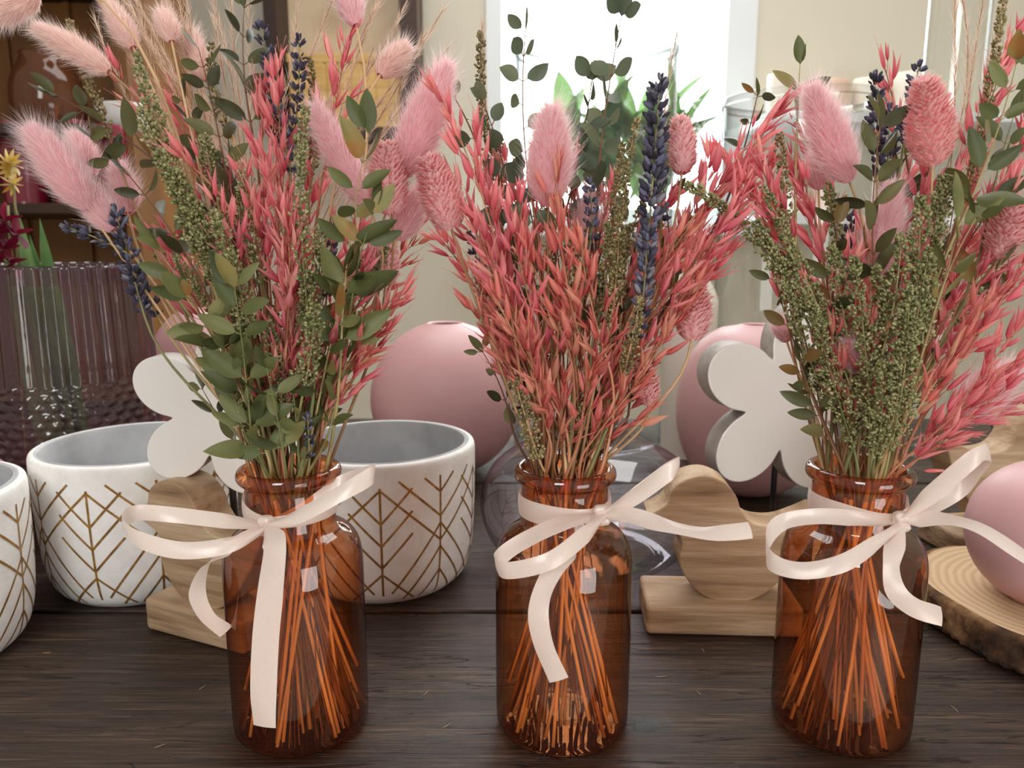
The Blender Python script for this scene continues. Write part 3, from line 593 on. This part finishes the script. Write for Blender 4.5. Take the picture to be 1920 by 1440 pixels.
lobj('bowl',[(0,0),(.03,0),(.05,.02),(.058,.05),(.056,.052),(.045,.022),(0,.01)],c,['pot'],'small white bowl on cabinet shelf','bowl')
a=P(500,0,2.3); b_=P(790,262,2.3)
e=empty('wall_display_case',((a[0]+b_[0])/2,2.4,b_[2])); meta(e,'dark framed wall display case with beige back','display case')
og=tuple(e.location)
mb=MB(); x0,x1,z0=a[0],b_[0],b_[2]
box(mb,x0,x0+.035,2.26,2.399,z0,1.5);box(mb,x1-.05,x1,2.26,2.399,z0,1.5);box(mb,x0,x1,2.26,2.399,z0,z0+.03);box(mb,x0,x1,2.26,2.399,1.47,1.5)
mb.obj('frame',['dkbrown'],og,smooth=False,parent=e)
mb=MB(); box(mb,x0+.035,x1-.05,2.385,2.398,z0+.03,1.47); mb.obj('back_panel',['panel'],og,smooth=False,parent=e)
q0=P(548,110,2.32);q1=P(752,110,2.32)
mb=MB(); zb=z0+.03; zt=q0[2]
box(mb,q0[0],q1[0],2.275,2.37,zb,zt); box(mb,q0[0]-.004,q1[0]+.004,2.271,2.374,zt-.02,zt+.004); box(mb,q0[0]-.004,q1[0]+.004,2.271,2.374,zb,zb+.02)
for k in range(9):
    xx=q0[0]+(q1[0]-q0[0])*(k+.5)/9; box(mb,xx-.013,xx+.013,2.272,2.28,zb+.02,zt-.02)
o=mb.obj('wooden_box',['yelwood'],(q0[0],2.3,zb),smooth=False); bevel(o,.002); meta(o,'yellow slatted wooden box in the display case','box')
# ---------------------------------------------------------------- patterned pots
pp=[(0,0),(.060,.0),(.070,.002),(.0785,.012),(.0833,.032),(.0856,.060),(.0866,.090),(.0870,.120),(.0866,.1275),(.0850,.1305),(.0815,.1312),(.0785,.1300),(.0770,.1250),(.0755,.060),(.070,.022),(0,.016)]
def pot(c,rot,label,sd):
    p=catmull(pp,4); mis=[0 if i<10*4 else 1 for i in range(len(p)-1)]
    mb=lathe(p.tolist(),96,mis=mis,c=c)
    zz=p[:9*4,1]; rr=p[:9*4,0]
    def rad(z): return float(np.interp(z,zz[3:],rr[3:]))
    def line(t0,z0,t1,z1,w=.00095):
        n=max(3,int(abs(t1-t0)*.087/.003+abs(z1-z0)/.003)); V=[]
        dt=(t1-t0)*.085; dz=z1-z0; l=sqrt(dt*dt+dz*dz)+1e-9; nt_,nz=-dz/l,dt/l
        for i in range(n+1):
            u=i/n; 
            for s_ in (-1,1):
                t=t0+(t1-t0)*u+s_*w*nt_/.085; z=z0+dz*u+s_*w*nz; r=rad(z)+.0003; t+=rot
                V.append((c[0]+r*cos(t),c[1]+r*sin(t),c[2]+z))
        mb.add(V,grid_faces(n+1,2),.5,0,2)
    def cl(t0,z0,t1,z1,zmax=.117,zmin=.006):
        if z1>zmax: t1=t0+(t1-t0)*(zmax-z0)/(z1-z0); z1=zmax
        if z1<zmin: t1=t0+(t1-t0)*(zmin-z0)/(z1-z0); z1=zmin
        line(t0,z0,t1,z1)
    K=10; st=2*pi/K
    for k in range(K):
        tc=k*st; 
        if k%2==0: line(tc,.006,tc,.117)
        else: line(tc,.012,tc,.112)
        for side in (1,-1):
            if k%2==0:
                for zb in (.058,.080,.102): cl(tc,zb,tc+side*st,zb+.052)
                for zb in (.030,.052,.074): cl(tc,zb,tc+side*st*.85,zb-.060)
            else:
                for zb in (.040,.060,.080): cl(tc,zb,tc+side*st*.5,zb+.030)
                for zb in (.034,): cl(tc,zb,tc+side*st*.6,zb-.030)
    o=mb.obj('plant_pot',['pot','potin','gold'],c); meta(o,label,'plant pot','white cement pots with gold leaf lines')
pot((-.350,.697,0),.3,'white cement plant pot with gold leaf lines beside mauve vase',1)
pot((-.122,.703,0),.45,'white cement plant pot with gold leaf lines behind amber bottle',2)
pot((-.466,.556,0),.1,'white cement plant pot with gold lines beside other pots',3)
# ---------------------------------------------------------------- pink vases
def ballvase(c,R,Hh,label,hole=.022,sq=1.,grp='matte pink ceramic vases'):
    prof=[(0,0),(R*.35,0)]
    a0=-pi/2+.42; a1=math.acos(min(.95,hole/R))
    for t in np.linspace(a0,a1,18): 
        cc=cos(t)**sq; prof.append((R*cc if t<a1-.01 else hole,Hh/2+Hh/2*sin(t)/max(sin(a1),.9)))
    zt=prof[-1][1]
    prof+= [(hole*.92,zt+.0015),(hole*.8,zt-.001),(hole*.78,zt-.02),(0,zt-.03)]
    n=len(prof); mb=lathe(prof,64,mis=[0 if i<n-3 else 1 for i in range(n-1)],c=c)
    o=mb.obj('vase',['pink','hole'],c); meta(o,label,'vase',grp)
ballvase((-.090,1.04,0),.103,.205,'round matte pink vase with small opening',.026)
ballvase((-.420,1.03,0),.072,.225,'tall matte pink vase beside mauve glass vase',.02)
ballvase((.302,.955,0),.093,.212,'large egg shaped matte pink vase behind white flower',.02,.75)
ballvase((-.520,.70,0),.052,.12,'small matte pink vase beside patterned pots',.014)
ballvase((.424,.580,.0305),.058,.114,'round matte pink vase on the wood slice',.014)
lobj('bowl',[(0,.0),(.035,.0),(.055,.03),(.062,.075),(.060,.077),(.050,.035),(0,.01)],(-.205,.885,0),['white'],'white ceramic bowl behind patterned pots','bowl')
lobj('bottle_vase',[(0,0),(.036,0),(.038,.01),(.038,.20),(.036,.235),(.022,.262),(.014,.27),(.014,.285),(.011,.285)],(.262,1.13,0),['candlew'],'white ceramic bottle vase behind pink vase','vase')
# ---------------------------------------------------------------- mauve glass vase
def pmod(r,z,t):
    if r<.03: return r
    if z>.165: return r*(1+.022*cos(34*t))
    if z>.02:
        row=z/.0095
        return r*(1+.04*abs(cos(17*t+(int(row)%2)*pi/2))*abs(sin(pi*row)))
    return r
prof=[(0,0),(.045,0),(.05,.006)]+[( float(np.interp(z,[.01,.04,.09,.13,.165,.25,.29],[.058,.076,.088,.092,.0905,.088,.0865])),z) for z in np.linspace(.01,.289,118)]+[(.084,.290),(.083,.287),(.082,.27)]
lobj('vase',prof,(-.497,.853,0),['purple'],'smoky mauve glass vase with ribbed top and dimpled base','vase',seg=238,mod=pmod,sub=0)
def blade(name,base,tip,w,mat,label,cat,curl=.1):
    mb=MB(); base=np.array(base); tip=np.array(tip); V,f,g=leafT(w,.5,curl,nu=12,pw=.7); L=np.linalg.norm(tip-base)
    R=frame(tip-base,np.array([0,-1,0.])); mb.add((V*L)@R.T+base,f,rng.random(),g); o=mb.obj(name,[mat],base); meta(o,label,cat,'green leaves in the mauve vase')
for px,py,dx in [(68,392,0),(108,410,.01),(88,440,.02),(40,430,-.01)]:
    t=P(px,py,.85+dx); blade('tulip_leaf',(t[0]*.4-.497*.6,.85+dx,.012),t,.10,'leaf','broad green tulip leaf in mauve vase','leaf')
def blossom(mb,c,R,n,T,mi=0,face=(0,-1,.2)):
    Fm=frame(np.array(face),np.array([0,0,1.]))
    for k in range(n):
        a=2*pi*k/n+.3; d=Fm[:,0]*cos(a)+Fm[:,1]*sin(a)+Fm[:,2]*.3; put(mb,T,c,d,R,rng.random(),ref=nrm(np.cross(Fm[:,2],d)),mi=mi)
e0=np.array([-.52,.84,.012]); e=empty('orchid_stem',e0); meta(e,'burgundy orchid stem standing in mauve vase','orchid')
st=MB(); tp=P(15,385,.80); tube(st,bez(e0,e0+[0,0,.2],tp-[0.01,0,.1],tp,14),.0013,5); st.obj('stem',['stem_g'],e0,parent=e)
mb=MB()
for q in [(14,415),(35,440),(10,470),(0,440),(22,495)]: blossom(mb,P(q[0],q[1],.80),.02,5,RLEAF[1])
mb.obj('blossoms',['burg'],e0,parent=e)
e0=np.array([-.54,.83,.012]); e=empty('strawflower_stem',e0); meta(e,'pale yellow strawflower standing in mauve vase','flower')
st=MB(); tp=P(22,310,.81); tube(st,bez(e0,e0+[0,0,.2],tp-[0,0,.1],tp,14),.0012,5); st.obj('stem',['stem_g'],e0,parent=e)
mb=MB(); blossom(mb,tp,.017,12,LEAF[1]); blossom(mb,tp+[0,-.003,.002],.012,10,LEAF[3]); blossom(mb,P(25,345,.81),.014,9,LEAF[3]); mb.obj('blossoms',['yelp'],e0,parent=e)
# ---------------------------------------------------------------- smoky squat vase, goblet, cylinders
lobj('vase',[(0,.002),(.05,.001),(.078,.003),(.098,.018),(.109,.045),(.108,.070),(.096,.094),(.070,.112),(.045,.121),(.036,.130),(.037,.140),(.035,.140),(.033,.131)],(.078,.747,0),['smoke'],'squat smoky lilac glass vase behind amber bottle','vase',seg=96)
lobj('footed_vase',[(0,.001),(.075,.001),(.077,.004),(.05,.010),(.02,.022),(.016,.05),(.022,.075),(.018,.10),(.03,.125),(.05,.15),(.095,.175),(.108,.205),(.110,.30),(.110,.50),(.1115,.503),(.108,.503),(.107,.47)],(.415,1.16,0),['clear'],'tall clear footed glass vase','vase',seg=96)
lobj('cylinder_vase',[(0,.001),(.115,.001),(.12,.006),(.12,.30),(.12,.585),(.122,.588),(.118,.588),(.118,.55)],(.125,1.22,0),['clear'],'tall clear glass cylinder vase','vase',seg=96)
lobj('cylinder_vase',[(0,.001),(.035,.001),(.04,.006),(.04,.30),(.04,.72),(.041,.722),(.038,.722),(.038,.7)],(P(1828,300,1.1)[0]-.02,1.14,0),['clear'],'slim tall clear glass cylinder vase','vase',seg=48)
lobj('glass_bowl',[(0,.001),(.04,.001),(.06,.01),(.068,.05),(.070,.10),(.071,.102),(.068,.10),(.066,.05)],(.63,.86,0),['clear'],'clear glass bowl behind wooden bird','bowl')
pc=(P(1150,380,2.34)[0],2.33,wz0)
e=empty('potted_orchid',pc); meta(e,'white orchid with green leaves in pot on window sill','potted plant')
mb=lathe([(0,0),(.03,0),(.042,.07),(.044,.075),(.04,.075),(.036,.05),(0,.05)],32,c=pc); mb.obj('flower_pot',['pot'],pc,parent=e)
mb=MB(); q=np.array(pc)+[0,0,.06]
for k in range(90):
    a=k*2.4; d=nrm([cos(a)*.9,-abs(sin(a))*.2-.1,rng.uniform(.1,1.6)]); put(mb,LEAF[k%5],q+[rng.uniform(-.16,.2),rng.uniform(-.03,.03),rng.uniform(0,.22)],d,rng.uniform(.10,.2),rng.random(),ref=np.array([0,0,1.]))
for s_ in (-.06,.05,.12): tube(mb,bez(q,q+[0,0,.12],q+[s_,0,.2],q+[s_*2,0,.28],10),.003,5)
mb.obj('foliage',['leaf'],pc,parent=e)
mb=MB()
for k in range(30): blossom(mb,q+[rng.uniform(-.2,.26),rng.uniform(-.06,-.02),rng.uniform(.05,.3)],.03,5,RLEAF[1])
mb.obj('blossoms',['whp'],pc,parent=e)
# ---------------------------------------------------------------- extruded shapes
def extrude(name,outline,th,mats,loc,rotz,parent=None,bv=.003,sidemat=0,tilt=0):
    n=len(outline); V=[(x,-th/2,z) for x,z in outline]+[(x,th/2,z) for x,z in outline]
    fc=[tuple(range(n)),tuple(range(2*n-1,n-1,-1))]+[(i,i+n,(i+1)%n+n,(i+1)%n) for i in range(n)]
    mb=MB(); mb.add(V,fc,.5,0,[0,0]+[sidemat]*n)
    o=mb.obj(name,mats,(0,0,0),smooth=False); o.location=loc; o.rotation_euler=(tilt,0,rotz)
    if parent: o.parent=parent
    if bv: 
        b=o.modifiers.new('b','BEVEL'); b.width=bv; b.segments=4; b.limit_method='ANGLE'; b.angle_limit=radians(50); b.harden_normals=False
    return o
bo=[(1240,962),(1262,948),(1278,934),(1288,906),(1310,888),(1345,880),(1380,892),(1404,918),(1416,948),(1440,972),(1488,976),(1532,960),(1562,948),(1558,984),(1525,1044),(1490,1092),(1450,1124),(1400,1133),(1350,1118),(1318,1084),(1304,1050),(1308,1018),(1298,992),(1272,978)]
bl=[((x-1400)*.000435,(1131-y)*.000435) for x,y in bo]
bl=catmull([(x,0,z) for x,z in bl],4,closed=True)[:,[0,2]]
def bird(c,rot,label,flip=1,bs=(.105,.062,.026),sc=1.,bx=-.005,th=.034):
    e=empty('bird_figurine',c); e.rotation_euler=(0,0,rot); meta(e,label,'bird figurine','wooden bird figurines')
    mb=MB(); box(mb,bx-bs[0]/2,bx+bs[0]/2,-bs[1]/2,bs[1]/2,0,bs[2]); o=mb.obj('base_block',['lightwood'],(0,0,0),smooth=False); o.parent=e; bevel(o,.004,3)
    o=extrude('bird_body',[(x*flip*sc,z*sc) for x,z in (bl if flip>0 else bl[::-1])],th,['lightwood'],(0,0,bs[2]-.002),0,e,.005)
bird((.178,.607,0),radians(-3),'light wooden bird figurine on block beside amber bottle',bs=(.125,.060,.026),sc=.98)
bird((-.243,.592,0),radians(-24),'light wooden bird figurine on block beside patterned pot',bs=(.105,.052,.028),sc=.94,bx=.0)
bird((.515,.775,0),radians(10),'light wooden bird figurine on block behind wood slice',flip=-1,bs=(.14,.06,.026),sc=1.2)
def flower(c,R,z,rot,label,baselen,th0=153):
    e=empty('flower_ornament',c); meta(e,label,'flower ornament','white wooden flower ornaments')
    rad=[]; n=240; d_,A_,B_=.60,.40,.325
    for i in range(n):
        t=2*pi*i/n; best=.30
        for k in range(5):
            ph=t-radians(th0+72*k); ux,uy=cos(ph),sin(ph)
            qa=(ux/A_)**2+(uy/B_)**2; qb=-2*ux*d_/A_**2; qc=(d_/A_)**2-1; D=qb*qb-4*qa*qc
            if D>0 and ux>0: best=max(best,(-qb+sqrt(D))/(2*qa))
        rad.append(best)
    rad=np.array(rad)
    for _ in range(2): rad=(np.roll(rad,1)+rad+np.roll(rad,-1))/3
    pts=[(R*rad[i]*cos(2*pi*i/n),R*rad[i]*sin(2*pi*i/n)) for i in range(n)]
    o=extrude('flower_head',pts,.024,['white','whiteedge'],(0,0,z),rot,e,.005,1)
    st=MB(); tube(st,[(0,.012,0.015),(0,.012,z*.5),(0,.012,z)],.0030,8); so=st.obj('rod',['black'],(0,0,0)); so.parent=e
    mb=MB(); box(mb,-baselen/2,baselen/2,-.0,.034,0,.018); o=mb.obj('base_block',['lightwood'],(0,0,0),smooth=False); o.parent=e; bevel(o,.003)
zc=P(418,768,.612); flower((zc[0],.609,0),.071,zc[2],radians(0),'white wooden flower ornament on rod beside patterned pots',.045,150)
zc=P(1472,752,.76); flower((zc[0],.765,0),.100,zc[2],radians(14),'white lacquered wooden flower ornament on black rod',.07)
sc_=(.452,.593,0)
mb=lathe([(0,0),(.100,0),(.107,.003),(.109,.008),(.106,.013),(.109,.018),(.107,.023),(.108,.027),(.105,.030),(.102,.0305),(0,.0305)],240,mod=lambda r,z,t: r if r<.02 else r*(1+.03*sin(3*t+1)+.015*sin(7*t))+(.0016*sin(41*t+z*300)*sin(17*t+2)+.001*sin(73*t+z*500) if z<.029 else 0),mis=[1]*9+[0],c=sc_)
o=mb.obj('wood_slice',['rings','bark'],sc_); meta(o,'round wood slice with bark edge under pink vase','wood slice')
mb=MB()
for (px,py) in [(88,1225),(800,1300),(1240,1270),(1310,1300),(838,1362),(380,1290),(1318,1220),(300,1400),(1790,1330)]:
    v=(720-py)/F; t=H/(sin(PIT)-v*cos(PIT)); x=(px-960)/F*t; y=t*(cos(PIT)+v*sin(PIT)); a=rng.random()*pi; l=rng.uniform(.002,.005)
    tube(mb,[(x-l*cos(a),y-l*sin(a),.0004),(x,y,.0006),(x+l*cos(a+.15),y+l*sin(a+.15),.0004)],.0002,4,.5)
o=mb.obj('dried_plant_debris',['stem_b'],(0,.45,0)); meta(o,'tiny straw coloured plant bits scattered on table','debris',kind='stuff')
# ---------------------------------------------------------------- light
def area(name,loc,rot,sx,sy,pw,col):
    l=bpy.data.lights.new(name,'AREA'); l.shape='RECTANGLE'; l.size=sx; l.size_y=sy; l.energy=pw; l.color=col
    o=bpy.data.objects.new(name,l); o.location=loc; o.rotation_euler=rot; COL.objects.link(o)
area('bottle_reflection_fill',(1.15,-1.1,-.05),(radians(90),0,radians(38)),.9,1.25,15,(1,.98,.96))  # low panel light added to put pale reflections on the bottles; no actual door
area('shop_front_daylight',(-.5,-1.3,1.3),(radians(62),0,radians(-16)),.7,.9,20,(1,.98,.95))
area('overhead_rim_fill',(.2,1.5,2.0),(radians(-20),0,0),1.8,1.2,34,(1,.97,.93))  # added overhead fill, rims the bouquets from behind; stands for no known fixture
w=bpy.data.worlds.new('World'); S.world=w; w.use_nodes=True
bg=w.node_tree.nodes['Background']; bg.inputs[0].default_value=(1,.97,.94,1); bg.inputs[1].default_value=.36
try:
    S.view_settings.view_transform='Standard'
except Exception as ex: print(ex)
cam=bpy.data.cameras.new('camera'); co=bpy.data.objects.new('camera',cam); COL.objects.link(co)
cam.sensor_width=36; cam.lens=36*F/1920; co.location=(0,0,H); co.rotation_euler=(radians(90)-PIT,0,0); cam.clip_start=.01
cam.dof.use_dof=True; cam.dof.focus_distance=.5; cam.dof.aperture_fstop=11
S.camera=co
